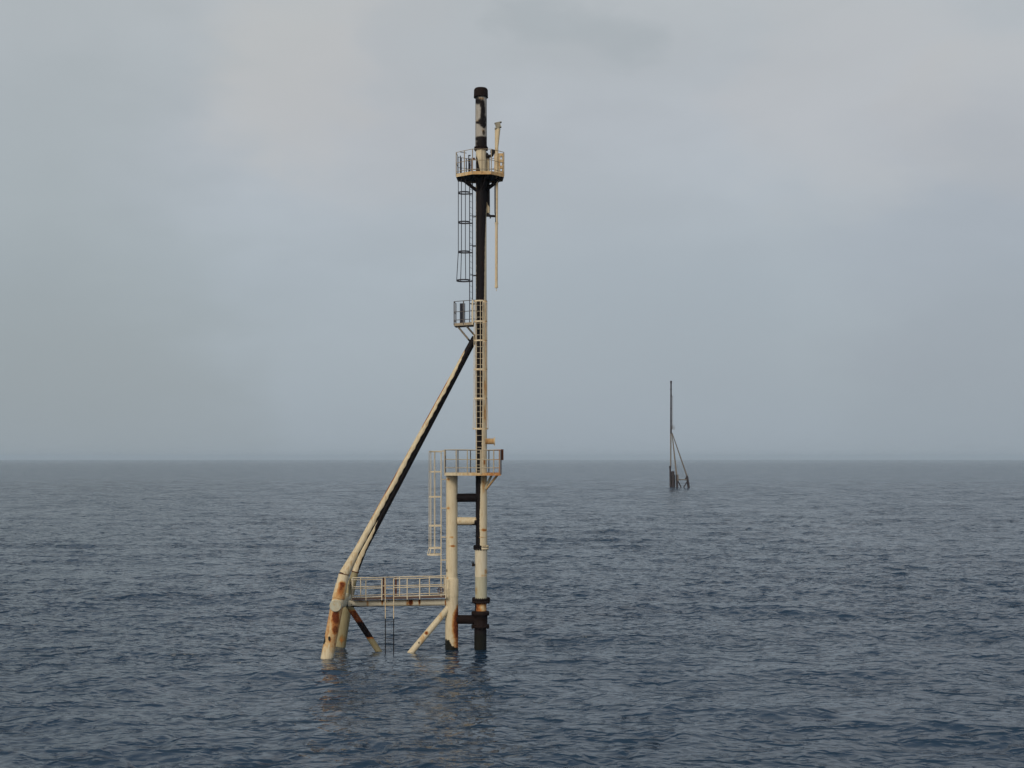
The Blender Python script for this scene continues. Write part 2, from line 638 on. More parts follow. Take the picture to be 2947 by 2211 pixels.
mb.tube(at(STX, 1726), at(STX, 1660), 0.278, 0.278, 44, 0.05, riser_wear)
riser = part(mb, 'lower_riser', GREY, None, 'grey green lower section of the stack pipe')
mb = MB()
mb.tube(at(STX, 1660), at(STX, 1580), 0.287, 0.287, 44, 0.05, riser_wear)
part(mb, 'riser_sleeve', PALE, None, 'pale clean sleeve below the flange')
flange('riser_flange', STX, 1728, 26 / PXM, 11, DARKRUST, riser, 22, 0.026)


def orange_wear(t, u, v, P):
    x = pxof(P)
    b = blobs([(1, 1389, 1750, 10, 10, -1)], P)
    d = math.hypot((x - 1389) / 9, (pyof(P) - 1751) / 10)
    return (cl01((1374 - x) * 0.15), 0.25 + 0.6 * cl01(d - 0.6), 0)


mb = MB()
mb.tube(at(STX - 1, 1763), at(STX - 1, 1733), 0.268, None, 44, 0.04, orange_wear)
part(mb, 'rusty_spool', OCHRE, None, 'bright orange rusty pipe section')
# clamp and foot of the stack
mb = MB()
cx = STX - 2
mb.lathe(at(cx, 1806), at(cx, 1758), [(0, .30), (0, .42), (0.13, .42), (0.15, .37), (0.2, .33), (0.72, .33), (0.76, .40), (0.78, .415), (0.96, .41), (1, .30)], 40)
for k in range(14):
    g = 2 * math.pi * k / 14
    c = at(cx, 1806) + Vector((math.cos(g), math.sin(g), 0)) * .38
    mb.tube(c - Vector((0, 0, .05)), c + Vector((0, 0, .14)), .03, None, 6, 9)
    c.z = zat(1768)
    mb.tube(c - Vector((0, 0, .05)), c + Vector((0, 0, .14)), .03, None, 6, 9)
part(mb, 'clamp', DARKRUST, None, 'heavy black rusted clamp round the foot of the stack')
mb = MB()
mb.tube(Vector((at(cx, 0).x, 60, -3)), at(cx, 1800), .285, None, 40, 0.08,
        lambda t, u, v, P: (0.55, 0.35 if P.z > 0.9 else 0.1, 0.7 if P.z < 0.6 else 0))
part(mb, 'foot_pipe', SOOTY)
# small valve on the left of the riser
mb = MB()
mb.tube(at(1367, 1626, 59.9), at(1360, 1626, 59.9), .045, None, 12, 9)
mb.tube(at(1361.5, 1630, 59.85), at(1361.5, 1621, 59.85), .06, .045, 12, 9)
mb.path([at(1361 + 4.2 * math.cos(k), 1618 + 1.2 * math.sin(k), 59.85) for k in np.linspace(0, 6.28, 11)[:-1]], .012, 6, True)
part(mb, 'valve', DARKRUST)

# --- flare tip
SH = [(1376, 292, 10, 8, 1), (1372, 284, 6, 9, .8), (1388, 300, 6, 12, 1.1), (1390, 318, 5.5, 16, 1.15), (1389, 336, 6, 14, 1.1), (1387, 350, 9, 10, 1.1),
      (1377, 353, 8, 4, .9), (1391, 358, 8, 8, 1.0), (1393, 364, 4, 6, .9), (1392, 382, 3.5, 8, .75), (1386, 400, 16, 7, 1.2), (1388, 414, 15, 12, 1.3), (1397, 345, 5, 10, .8)]


def tip_wear(t, u, v, P):
    b = blobs([(0,) + (q[0], q[1], q[2] * 1.2, q[3] * 1.12, q[4]) for q in SH] + [(1, 1391, 376, 6, 9, 0.3), (1, 1376, 349, 6, 6, 0.3), (1, 1384, 284, 10, 4, 0.35)], P)
    if v < -0.1: b[0] = max(b[0], 0.35)
    if abs(u) > 0.93: b[0] = max(b[0], 0.45)
    return tuple(b)


mb = MB()
mb.tube(at(STX, 428), at(STX, 276), 16.8 / PXM, 16.3 / PXM, 56, 0.03, tip_wear)
tip = part(mb, 'flare_tip', paint('scorched_paint', (0.34, 0.335, 0.33, 1), 0.12, 0.6, soft=0.42), None, 'scorched grey and black burner pipe')
mb = MB()
mb.lathe(at(STX - .5, 281.5), at(STX - .5, 255), [(0, .285), (0, .335), (.1, .330), (.8, .322), (.92, .30), (1, .27), (1, .235), (.55, .235)], 48)
part(mb, 'rim', DARKRUST, tip, 'dark rusted rim of the burner')

# --- caisson
T_R = [(1862, .32), (1720, .315), (1714, .31)]


def cais_wear_shade(t, u, v, P):
    y, x = pyof(P), pxof(P)
    b = blobs([(1, 1302, 1572, 8, 3, 0.75), (1, 1300, 1547, 6, 3, .5), (1, 1290, 1380, 4, 3, .7), (1, 1290, 1463, 4, 3, .6),
               (1, 1298, 1695, 22, 1.8, .6), (1, 1310, 1712, 9, 4, .4), (1, 1288, 1664, 3, 4, .5),
               (0, 1286, 1642, 2, 7, .6)], P)
    # rust fan where the dark pipe enters, on the right
    ed = interp([(1738, 1.0), (1750, .6), (1770, .2), (1795, .02), (1815, .1), (1830, .3), (1862, .35)], y)
    if y > 1738: b[1] = max(b[1], cl01((u - ed) * 1.5 + .32) * (1 if y < 1835 else .8))
    if y > 1760 and u > .8: b[0] = max(b[0], cl01((u - .8) * 5) * .7 if y < 1825 else 0)
    gr = 0.0
    if y > 1826: gr = cl01((y - 1830 - 22 * cl01((u + .45) * 1.6)) / 16) * 0.7
    if y > 1866: gr = 1
    if y < 1400: b[0] = max(b[0], .5 * cl01((u - .86) * 6))  # shade on the right edge below the platform, painted into the colour
    return (b[0], b[1], gr)


mb = MB()
xb = at(1299.5, 0).x
mb.lathe((xb, 60, -3), at(1300.5, 1366), [(i / 240, (.268 if i / 240 > (zat(1663) + 3) / (zat(1366) + 3) else .302)) for i in range(241)], 48, cais_wear_shade)
caisson = part(mb, 'caisson', CREAM)
mb = MB()
mb.lathe(at(1300, 1716), at(1300, 1664), [(0, .312), (.93, .312), (1, .275)], 48, lambda t, u, v, P: cais_wear_shade(t, u, v, P))
part(mb, 'collar', CREAM, caisson)

# --- pipes between caisson and stack
mb = MB()
mb.tube(at(1316, 1433), at(1372, 1432.5), 12.3 / PXM, None, 32, 0.04, lambda t, u, v, P: (0.95, 0.5 if t < .1 else .1, 0))
part(mb, 'cross_pipe', SOOTY, None, 'black upper cross pipe')
mb = MB()
mb.tube(at(1316, 1500), at(1372, 1500.5), 11.6 / PXM, None, 32, 0.03,
        lambda t, u, v, P: (cl01((t - .78) * 5 - (pyof(P) < 1498) * .5) + .62 * (pyof(P) > 1509), 0.12, 0))
part(mb, 'cross_pipe', CREAM, None, 'cream cross pipe with a blackened right end')
mb = MB()
mb.tube(at(1312, 1783), at(1366, 1783.5), 13.0 / PXM, None, 32, 0.04, lambda t, u, v, P: (.40, .17 if pyof(P) < 1780 else .05, 0))
part(mb, 'cross_pipe', DARKRUST, None, 'dark brown rusty cross pipe near the water')

# --- left legs with their knees and the two long struts


def leg_wear(front):
    def f(t, u, v, P):
        y, x = pyof(P), pxof(P)
        if front:
            b = blobs([(1, 966, 1785, 15, 34, .75), (1, 966, 1776, 11, 26, 1.15), (1, 964, 1812, 10, 16, .95), (1, 985, 1681, 9, 7, 1.0), (1, 976, 1690, 10, 3, .7),
                       (1, 978, 1702, 8, 8, .45), (1, 970, 1722, 18, 5, .45), (1, 990, 1722, 9, 4, .8), (0, 979, 1700, 3, 7, .75), (0, 984, 1692, 3, 3, .6),
                       (2, 931, 1842, 6, 13, 1.0), (2, 948, 1838, 4, 7, .9), (1, 949, 1842, 5, 9, .8), (1, 940, 1800, 4, 22, .5)], P)
            if y > 1745: b[1] = max(b[1], .28 + .22 * abs(u))
            if P.z < 0.55: b[1] *= cl01(P.z / .55 + .1)
        else:
            b = blobs([(1, 985, 1840, 10, 10, .5), (1, 1000, 1720, 8, 6, .6), (0, 1008, 1680, 4, 20, .6)], P)
            if P.z < 0.12: b[2] = .3
        return tuple(b)
    return f


def knee_pipe(name, pts, rads, mat, wear, n=60, label=None):
    """pipe through pts with a radius at each, rings every few cm"""
    m = MB()
    seg = 44
    P = [Vector(p) for p in pts]
    L = [0]
    for a, b in zip(P, P[1:]): L.append(L[-1] + (b - a).length)
    tot = L[-1]
    ring = []
    for i in range(n + 1):
        d = tot * i / n
        j = 0
        while j < len(L) - 2 and d > L[j + 1]: j += 1
        f = (d - L[j]) / (L[j + 1] - L[j])
        ring.append((P[j].lerp(P[j + 1], f), rads[j] + (rads[j + 1] - rads[j]) * f))
    vs, fs, ws = [], [], []
    for i, (c, r) in enumerate(ring):
        ax = (ring[min(i + 1, n)][0] - ring[max(i - 1, 0)][0]).normalized()
        right = (Vector((1, 0, 0)) - ax * ax.x).normalized()
        tow = ax.cross(right)
        if tow.y > 0: tow = -tow
        for k in range(seg):
            g = 2 * math.pi * k / seg
            p = c + right * (r * math.cos(g)) + tow * (r * math.sin(g))
            vs.append(p)
            ws.append(wear(i / n, math.cos(g), math.sin(g), p))
    for i in range(n):
        for k in range(seg):
            k2 = (k + 1) % seg
            fs.append((i * seg + k, i * seg + k2, (i + 1) * seg + k2, (i + 1) * seg + k))
    m.add(vs, fs, ws, True)
    m.add(vs[:seg], [tuple(range(seg))], ws[:seg])
    m.add(vs[-seg:], [tuple(range(seg))], ws[-seg:])
    return part(m, name, mat, None, label)


FW = at(942.5, 1887, 57.0)
FN = at(970, 1741, 57.15)
FK = at(990, 1653, 57.3)
below = FW + (FW - FN) * 1.2
fleg = knee_pipe('leg', [below, FN, FK], [.275, .28, .232], CREAM, leg_wear(True), 120, 'front left leg with broad orange rust streak')
RW = at(979, 1858, 60.2)
RN = at(1001, 1722, 60.3)
RK = at(1022, 1646, 60.4)
belowr = RW + (RW - RN) * 1.2
rleg = knee_pipe('leg', [belowr, RN, RK], [.26, .26, .155], OLIVE, leg_wear(False), 120, 'dull olive rear left leg')


def strut_wear(lim, edge, seed):
    def f(t, u, v, P):
        wob = .14 * math.sin(P.z * 2.3 + seed) * math.sin(P.z * 5.1 + 2 * seed) + .08 * math.sin(P.z * 17 + seed)
        s = cl01((u - interp(lim, t) + wob) * 3 + .5)
        pat = math.sin(P.z * 1.7 + 1 + seed) + .6 * math.sin(P.z * 4.3 + seed)
        g = cl01((-u - edge) * 4) * cl01(.55 + .5 * pat) if t > .12 else .1
        return (s, g * .95, 0)
    return f


LIM_F = [(0, 1.15), (.1, .95), (.2, .72), (.5, .48), (.75, .32), (.88, .05), (.93, -.5), (.97, -1.4), (1, -1.5)]
LIM_R = [(0, .75), (.1, .6), (.17, .25), (.27, -1.2), (1, -1.5)]
TOP = at(1366, 972, 60.1)
knee_pipe('strut', [FK, at(1029, 1583, 57.6), TOP], [.232, .155, .138], STRUT, strut_wear(LIM_F, .5, 0.4), 240, 'front strut, cream with rust along its upper edge')
knee_pipe('strut', [RK, at(1047, 1583, 60.5), at(1367, 974, 60.35)], [.155, .14, .13], STRUT, strut_wear(LIM_R, .9, 2.0), 240, 'rear strut, mostly blackened')
for (P0, P1, r, par) in ((FK, FN, .235, fleg), (RK, RN, .19, rleg)):
    m = MB()
    d = (P0 - P1).normalized() * .02
    m.tube(P0 - d, P0 + d, r, None, 40, 9)
    part(m, 'weld_ring', RUSTY, par)
m = MB()
d = (FK - FN).normalized()
c0 = at(981.5, 1690, 57.22)
m.lathe(c0 - d * .5, c0 + d * .12, [(0, .288), (1, .262)], 44, leg_wear(True))
part(m, 'sleeve', OCHRE, fleg, 'ochre stained sleeve')
# gusset between the two knees
m = MB()
m.plate(at(1003, 1700, 57.6), at(1006, 1696, 60.1), .55, .02)
part(m, 'gusset', OLIVE)

# --- cross tube between the two left legs, its round end facing the camera
ax = (RN - FN).normalized()
m = MB()
FNc = at(969, 1742, 57.1)
m.lathe(FNc - ax * .36, RN + ax * .1, [(0, .235), (0.004, .262), (1, .262)], 44,
        lambda t, u, v, P: (0, .12, 0))
part(m, 'cross_tube', paint('cool_grey_paint', (0.43, 0.44, 0.38, 1), .02, .25), None, 'grey cross tube with a clean round end cap')

# --- walkway beam
BL, BR = at(1000, 1738, 58.75), at(1290, 1733.5, 59.95)
WB = [(1, 1058, 1736, 3, 10, .6), (1, 1100, 1732, 3, 10, .75), (1, 1182, 1733, 6, 10, 1.15), (1, 1172, 1735, 3, 10, .55), (1, 1207, 1731, 3, 10, .9), (0, 1208.5, 1731, 1.5, 10, .8),
      (1, 1282, 1736, 2, 12, .8), (1, 1040, 1730, 9, 3, .5), (0, 1012, 1741, 2, 8, .5)]


def beam_wear_shade(t, u, v, P):
    b = blobs(WB, P)
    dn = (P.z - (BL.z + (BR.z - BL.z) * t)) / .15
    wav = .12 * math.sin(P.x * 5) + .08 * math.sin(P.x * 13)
    b[0] = max(b[0], cl01((-dn - (.55 + .4 * t) + wav) * 4))  # shade along the beam's underside, painted as a dark wavy band
    return tuple(b)


m = MB()
m.tube(BL, BR, 9.3 / PXM, None, 36, 0.03, beam_wear_shade)
beam = part(m, 'walkway_beam', paint('chalky_paint', (0.62, 0.59, 0.49, 1), .12, .15))
# V braces under the walkway, meeting below the water


def brace(a, b, r, mat, wear, label=None, name='brace', step=.04):
    m = MB()
    a, b = Vector(a), Vector(b)
    m.tube(a, b, r, None, 28, step, wear)
    return part(m, name, mat, None, label)


a, b = at(1003, 1742, 58.8), at(1083, 1864, 59.2)
brace(a, b + (b - a) * .6, .14, OLIVE, lambda t, u, v, P: (cl01(min((pyof(P) - 1782) / 12, (1838 - pyof(P)) / 6)) * cl01(.75 - abs(u) * .1),
      cl01(min((pyof(P) - 1752) / 8, (1842 - pyof(P)) / 8)) * .95, 0), 'rust brown and black brace')
a, b = at(1292, 1748, 59.9), at(1188, 1872, 59.1)
brace(a, b + (b - a) * .5, .145, CREAM, lambda t, u, v, P: tuple(blobs([(1, 1227, 1822, 5, 5, 1.0), (0, 1206, 1850, 4, 5, .6), (1, 1268, 1775, 5, 14, .3), (1, 1215, 1840, 7, 18, .35)], P)), 'cream brace with rust spots')

# --- walkway deck, railings
ZD = zat(1722, 59.0)


def wk(px, side):
    """point on the walkway edge: side 0 front, 1 rear"""
    f = (px - 1005) / (1285 - 1005)
    Y = 58.35 + f * 1.1 + side * .85
    return at(px, 1500, Y)


m = MB()
poly = [(wk(1010, 0).x, wk(1010, 0).y), (wk(1284, 0).x, wk(1284, 0).y), (wk(1284, 1).x, wk(1284, 1).y), (wk(1012, 1).x, wk(1012, 1).y)]
m.prism(poly, ZD - .02, ZD)
deck = part(m, 'walkway_deck', paint('deck_grating', (0.13, 0.075, 0.055, 1), .6, .8, rough=.8))


def railing(pts, z0, hs=(.36, .72, 1.08), posts=None, r=.022, pr=.026, jit=.012, toe=0, z1=None):
    """rails along pts (xy) plus posts at fractions along each side"""
    m = MB()
    zz = lambda h: z0 + h
    for h in hs:
        row = []
        for (a, b) in zip(pts, pts[1:]):
            n = max(2, int((Vector(b) - Vector(a)).length / .5))
            for i in range(n + (b == pts[-1])):
                p = Vector(a).lerp(Vector(b), i / n)
                row.append((p.x, p.y, zz(h) + random.uniform(-jit, jit)))
        m.path(row, r, 8)
    for p in (posts if posts is not None else pts):
        m.bar((p[0], p[1], z0 - .06), (p[0], p[1], z0 + hs[-1]), pr, 8)
    if toe:
        for a, b in zip(pts, pts[1:]):
            m.plate((a[0], a[1], z0 + toe / 2), (b[0], b[1], z0 + toe / 2), toe, .008)
    return m


xy = lambda p: (p.x, p.y)
f_ = lambda px: xy(wk(px, 0))
r_ = lambda px: xy(wk(px, 1))
part(railing([f_(1012), f_(1099)], ZD, (.10, .50, .90), [f_(q) for q in (1012, 1053, 1099)]), 'railing', RAIL, deck, 'short front railing left of the ladder gap')
part(railing([f_(1133), f_(1283)], ZD, (.10, .50, .90), [f_(q) for q in (1133, 1172, 1208, 1283)]), 'railing', RAIL, deck, 'long front railing right of the ladder gap')
part(railing([r_(1015), r_(1283)], ZD, (.10, .50, .90), [r_(q) for q in (1038, 1108, 1150, 1236, 1279)]), 'railing', RAIL, deck, 'rear railing')
part(railing([xy(wk(1012, 0)), xy(wk(1015, 1))], ZD, (.10, .50, .90)), 'railing', RAIL, deck)
for q in (1104, 1139):
    m = MB()
    p = wk(q, 1)
    m.box((p.x, p.y + .05, ZD + .42), (.085, .05, .98))
    part(m, 'stanchion', RUSTY, deck, 'rusty flat stanchion')
# valve wheel at the caisson end
m = MB()
c = at(1268, 1699, 59.45)
m.path([c + Vector((.13 * math.cos(k), 0, .13 * math.sin(k))) for k in np.linspace(0, 6.283, 17)[:-1]], .016, 6, True)
m.bar(c - Vector((.13, 0, 0)), c + Vector((.13, 0, 0)), .012, 6)
m.bar(c - Vector((0, 0, .13)), c + Vector((0, 0, .13)), .012, 6)
m.bar(c, c + Vector((0, .3, 0)), .02, 8)
part(m, 'hand_wheel', RUSTY)


def ladder(p1, p2, z0, z1, dz=.28, r=.024, rr=.011, zoff=.1):
    """p1, p2 the xy of the two stiles"""
    m = MB()
    for p in (p1, p2):
        m.lathe((p[0], p[1], z0), (p[0], p[1], z1), [(i / 24, r) for i in range(25)], 8)
    z = z0 + zoff
    while z < z1:
        m.bar((p1[0], p1[1], z), (p2[0], p2[1], z), rr, 6)
        z += dz
    return m


def cage(c, rad, facing, zs, offs, flare=1.0, sr=.016, hr=.018, span=115, ends=None):
    """hoops at the heights zs (top first) round the climber, joined by upright strips"""
    m = MB()
    n = 12
    for i, z in enumerate(zs):
        k = flare if i == len(zs) - 1 else 1
        arc = []
        for j in range(n + 1):
            g = R(facing - span + 2 * span * j / n)
            arc.append((c[0] + rad * k * math.cos(g), c[1] + rad * k * math.sin(g), z))
        if ends:
            arc = [(ends[0][0], ends[0][1], z)] + arc + [(ends[1][0], ends[1][1], z)]
        for a, b in zip(arc, arc[1:]):
            m.plate(a, b, .065, .012)
    for o in offs:
        g = R(facing + o)
        pt = [(c[0] + rad * (flare if i == len(zs) - 1 else 1) * math.cos(g), c[1] + rad * (flare if i == len(zs) - 1 else 1) * math.sin(g), z) for i, z in enumerate(zs)]
        m.path(pt, sr, 6)
    return m


# ladder into the sea
p1, p2 = xy(at(1109, 0, 58.25)), xy(at(1133, 0, 58.25))
lz = lambda P: (.95 if P.z < 1.5 else 0, .2, 0)
lad = part(ladder(p1, p2, -1.2, ZD + .95, .75, .021, .012, .28), 'ladder', RAIL, None, 'ladder into the sea, black below', lz)

# caisson ladder with its cage
CLY = 60.0
s1, s2 = xy(at(1269.5, 0, CLY - .2)), xy(at(1269.5, 0, CLY + .2))
lad = ladder(s1, s2, ZD, zat(1300), .28, .026, .011)
for y in (1380, 1463, 1546, 1612, 1690):
    for s in (s1, s2):
        lad.bar((s[0], s[1], zat(y)), (at(1288, 0).x, 60 + (s[1] - 60) * .6, zat(y)), .016, 6)
lad = part(lad, 'ladder', RAIL, None, 'ladder up the left side of the caisson')
cg = cage((at(1252.5, 0).x, CLY), .285, 180, [zat(q) for q in (1300, 1358, 1430, 1513, 1577, 1596)],
          (-85, -40, 12, 50, 85), 1.28, ends=(s2, s1))
part(cg, 'cage', RAIL, lad)

# --- main platform at caisson top
ZP = zat(1362, 59.1)
Pm = [(1279, 59.1), (1441, 59.1), (1442, 60.7), (1282, 60.9)]
pl = [xy(at(a, 0, b)) for a, b in Pm]
m = MB()
m.prism(pl, ZP - .03, ZP)
rustR = lambda P: (0, .62 * cl01((pxof(P) - 1412) / 22) * (.6 + .4 * math.sin(P.x * 21)), 0)
plat = part(m, 'main_platform', GREY, None, 'platform joining caisson top and stack', rustR)
m = MB()
for a, b in zip(pl, pl[1:] + pl[:1]):
    m.plate((a[0], a[1], ZP - .05), (b[0], b[1], ZP - .05), .13, .012)
part(m, 'edge_beam', CREAM, plat, None, rustR)
fp = lambda q, y=59.1: xy(at(q, 0, y))
m = railing([pl[0], pl[1]], ZP, (.24, .62, 1.06), [fp(q) for q in (1279.5, 1313, 1345, 1383, 1385.5, 1421, 1437)], .018, .024)
for q in (1313, 1280):
    m.box((at(q, 0, 59.1).x, 59.1, ZP + .9), (.06, .06, .24))
part(m, 'railing', paint('dull_railing_paint', (0.42, 0.38, 0.30, 1), .6, .5, bump=.1), plat, 'front railing', rustR)
m = railing([pl[1], pl[2], pl[3], pl[0]], ZP, (.24, .62, 1.06), [pl[1], pl[2], fp(1407, 60.75), fp(1354, 60.82), fp(1318, 60.86), pl[3]], .018, .026)
part(m, 'railing', DARKRAIL, plat, 'dark side and rear railing')
m = MB()
for k in range(5):
    m.box((at(1441.5 + k * 1.7, 0, 59.2).x, 59.2 + .012 * (k % 2), zat(1309, 59.2)), (.02, .03, .5))
m.box((at(1445, 0, 59.2).x, 59.235, zat(1309, 59.2)), (.13, .012, .5))
part(m, 'plate', RUSTY, plat, 'small ribbed rusty plate on the railing corner')
for (x1, x2, y2, Y, mt) in ((1436, 1399, 1408, 59.3, OCHRE), (1418, 1392, 1414, 59.75, GREY)):
    m = MB()
    m.tube(at(x1, 1362, Y), at(x2, y2, 59.85), .055, None, 12, .05, lambda t, u, v, P: (0, (.75 if u > .1 else .3) * (mt is OCHRE), 0))
    part(m, 'bracket', mt, plat, 'rusty bracket' if mt is OCHRE else None)
# ladder gate hoop reaching from cage to platform
m = MB()
m.path([at(1236, 1300, 59.8), at(1262, 1299, 59.6), at(1281, 1299, 59.3), at(1280, 1310, 59.15)], .018)
part(m, 'grab_rail', RAIL, plat)
m = MB()
m.path([at(1236, 1300, 60.2), at(1262, 1299, 60.4), at(1281, 1297, 60.6)], .018)
part(m, 'grab_rail', RAIL, plat)

# --- nozzle stub on the right of the stack
m = MB()
m.tube(at(1397, 1270.5, 59.9), at(1422, 1270.5, 59.9), .135, None, 24, .05, lambda t, u, v, P: (0, .38, 0))
m.tube(at(1421.5, 1270.5, 59.9), at(1424.5, 1270.5, 59.9), .185, None, 24, 9)
m.bar(at(1423, 1281, 59.75), at(1423, 1284, 59.75), .02)
part(m, 'nozzle', OCHRE, stack, 'short ochre nozzle with blind flange')

# --- ladder up the front of the stack with its cage
s1, s2 = xy(at(1371, 0, 59.45)), xy(at(1390, 0, 59.45))
l1 = ladder(s1, s2, ZP, zat(868, 59.45), .272, .022, .010)
for y in (925, 1010, 1095, 1180, 1262, 1330):
    for s in (s1, s2):
        l1.bar((s[0], s[1], zat(y)), (s[0], 59.8, zat(y)), .014, 6)
l1 = part(l1, 'ladder', RAIL, None, 'ladder up the front of the stack', lambda P: (0, .12, 0))
cg = cage((at(1383, 0, 59.3).x, 59.3), .30, 270, [zat(q, 59.1) for q in (866, 925, 980, 1063, 1147, 1234)], (-88, -52, 0, 52, 88), 1.16, .014, .016, 100, (s1, s2))
part(cg, 'cage', RAIL, l1, None, lambda P: (0, .15 + .3 * (abs(pxof(P) - 1398) < 3), 0))

# --- middle platform
ZM = zat(930, 59.4)
Pm = [(1307, 59.75), (1362, 59.2), (1364, 60.1), (1312, 60.55)]
pl = [xy(at(a, 0, b)) for a, b in Pm]
m = MB()
m.prism(pl, ZM - .03, ZM)
mid = part(m, 'middle_platform', GREY, None, 'small platform left of the stack')
m = MB()
for a, b in zip(pl, pl[1:] + pl[:1]):
    m.plate((a[0], a[1], ZM - .04), (b[0], b[1], ZM - .04), .12, .012)
part(m, 'edge_beam', paint('dingy_paint', (0.34, 0.30, 0.24, 1), .3, .7), mid)
m = railing([pl[3], pl[0], pl[1], xy(at(1372, 0, 59.3))], ZM, (.16, .55, 1.04), [pl[3], pl[0], xy(at(1334, 0, 59.48))], .016, .026)
part(m, 'railing', DARKRAIL, mid, 'dark railing')
m = MB()
p = xy(at(1360, 0, 59.2))
m.bar((p[0], p[1], ZM - .1), (p[0], p[1], ZM + 1.04), .03)
part(m, 'post', RAIL, mid, 'cream corner post')
m = MB()
p = xy(at(1358, 0, 60.15))
m.bar((p[0], p[1], ZM - .1), (p[0], p[1], ZM + 1.04), .022)
part(m, 'post', RAIL, mid)
m = MB()
for q, rr in ((1325.5, .035), (1329.5, .035), (1333, .02), (1337.5, .02)):
    p = xy(at(q, 0, 60.2))
    m.bar((p[0], p[1], ZM), (p[0], p[1], ZM + 1.0), rr)
m.bar(at(1325, 897, 60.2), at(1338, 897, 60.2), .03)
part(m, 'gate', NAVY, mid, 'black gate of close bars')
for x1, x2, y2, Y1 in ((1315, 1354, 984, 59.8), (1341, 1368, 968, 59.5)):
    m = MB()
    m.tube(at(x1, 937, Y1), at(x2, y2, 60.0), .045, None, 12, .05, lambda t, u, v, P: (.9 * cl01(t * 5 - 3.6), .1, 0))
    part(m, 'bracket', paint('bracket_paint', (0.30, 0.28, 0.25, 1), .2, .6), mid)

# --- upper ladder with its cage
s1, s2 = xy(at(1351.5, 0, 59.85)), xy(at(1360, 0, 60.2))
l2 = ladder(s1, s2, ZM, zat(470, 60), .28, .02, .008)
for y in (540, 623, 708, 793, 875):
    l2.bar((s1[0], s1[1], zat(y)), (at(1374, 0).x, 59.95, zat(y)), .018, 6)
    l2.bar((s2[0], s2[1], zat(y)), (at(1374, 0).x, 60.1, zat(y)), .018, 6)
l2 = part(l2, 'ladder', NAVY, None, 'black upper ladder left of the stack', lambda P: (0, .1, 0))
cg = cage((at(1336, 0).x, 60.0), .28, 195, [zat(q) for q in (505, 555.5, 640.5, 725.5, 808)], (-75, 0, 50, 88), 1.28, .017, .018, 105, (s2, s1))
part(cg, 'cage', NAVY, l2)

# --- top platform
ZT = zat(496, 59.2)
Pm = [(1313, 59.75), (1360, 59.15), (1414, 59.15), (1450, 59.75), (1446, 60.7), (1404, 61.1), (1358, 61.1), (1318, 60.7)]
pl = [xy(at(a, 0, b)) for a, b in Pm]
m = MB()
m.prism(pl, ZT - .03, ZT)
top = part(m, 'top_platform', SOOTY, None, 'eight sided platform below the burner')
m = MB()
for a, b in zip(pl, pl[1:] + pl[:1]):
    m.plate((a[0], a[1], ZT - .03), (b[0], b[1], ZT - .03), .15, .014)
part(m, 'edge_beam', OCHRE, top, 'cream edge stained orange', lambda P: (.25 * (pxof(P) < 1355), .27 * cl01((pxof(P) - 1350) / 10) + .08, 0))
m = railing(pl + [pl[0]], ZT, (.14, .55, 1.04), pl + [tuple((Vector(pl[i]) + Vector(pl[i + 1])) / 2) for i in (0, 1, 4, 5)], .014, .022)
part(m, 'railing', paint('tan_railing_paint', (0.33, 0.29, 0.23, 1), .3, .5, bump=.1), top, None, lambda P: (.3 if pxof(P) < 1345 else 0, .12, 0))
import itertools
cxs, cys = at(STX, 0).x, 60.0
for dg in (196, 164, 344, 16, 248, 292, 90):
    m = MB()
    g = R(dg)
    ro = 1.0 if abs(math.cos(g)) > .8 else .78
    m.tube((cxs + .22 * math.cos(g), cys + .22 * math.sin(g), zat(549)), (cxs + ro * math.cos(g), cys + ro * math.sin(g), ZT - .05), .062, None, 12, .05, lambda t, u, v, P: (1.0 - .5 * t, .2, 0))
    part(m, 'bracket', SOOTY if dg != 16 else paint('bracket_tan', (0.35, 0.29, 0.2, 1), .4, .6), top)
# louvred cabinet frame behind the right railing
m = MB()
q = xy(at(1437, 0, 60.0))
for z in np.linspace(.12, .98, 4):
    m.box((q[0], q[1], ZT + z), (.36, .12, .13 if z > .2 else .2))
for dx in (-.19, .0, .19):
    m.box((q[0] + dx, q[1], ZT + .52), (.09, .1, 1.03))
part(m, 'cabinet', OCHRE, top, 'tan slotted cabinet at the right end', lambda P: (0, .25, 0))
# gate posts on the left
m = MB()
for q_, Y in ((1325, 59.9), (1327.5, 60.3), (1342, 60.5), (1349, 60.0), (1353, 60.4), (1318, 60.1)):
    p = xy(at(q_, 0, Y))
    m.bar((p[0], p[1], ZT), (p[0], p[1], ZT + .92), .024)
m.bar(at(1325, 438, 59.9), at(1342, 441, 60.5), .014)
m.bar(at(1349, 448, 60), at(1353, 448, 60.4), .03)
m.box(at(1350, 462, 60.1), (.1, .1, .12))
part(m, 'gate', NAVY, top, 'dark gate posts at the ladder head')
m = MB()
m.bar(at(1358, 496, 59.7), at(1358, 459, 59.7), .035)
m.box(at(1362, 458, 59.6), (.16, .1, .1))
part(m, 'junction_box', RUSTY, top)

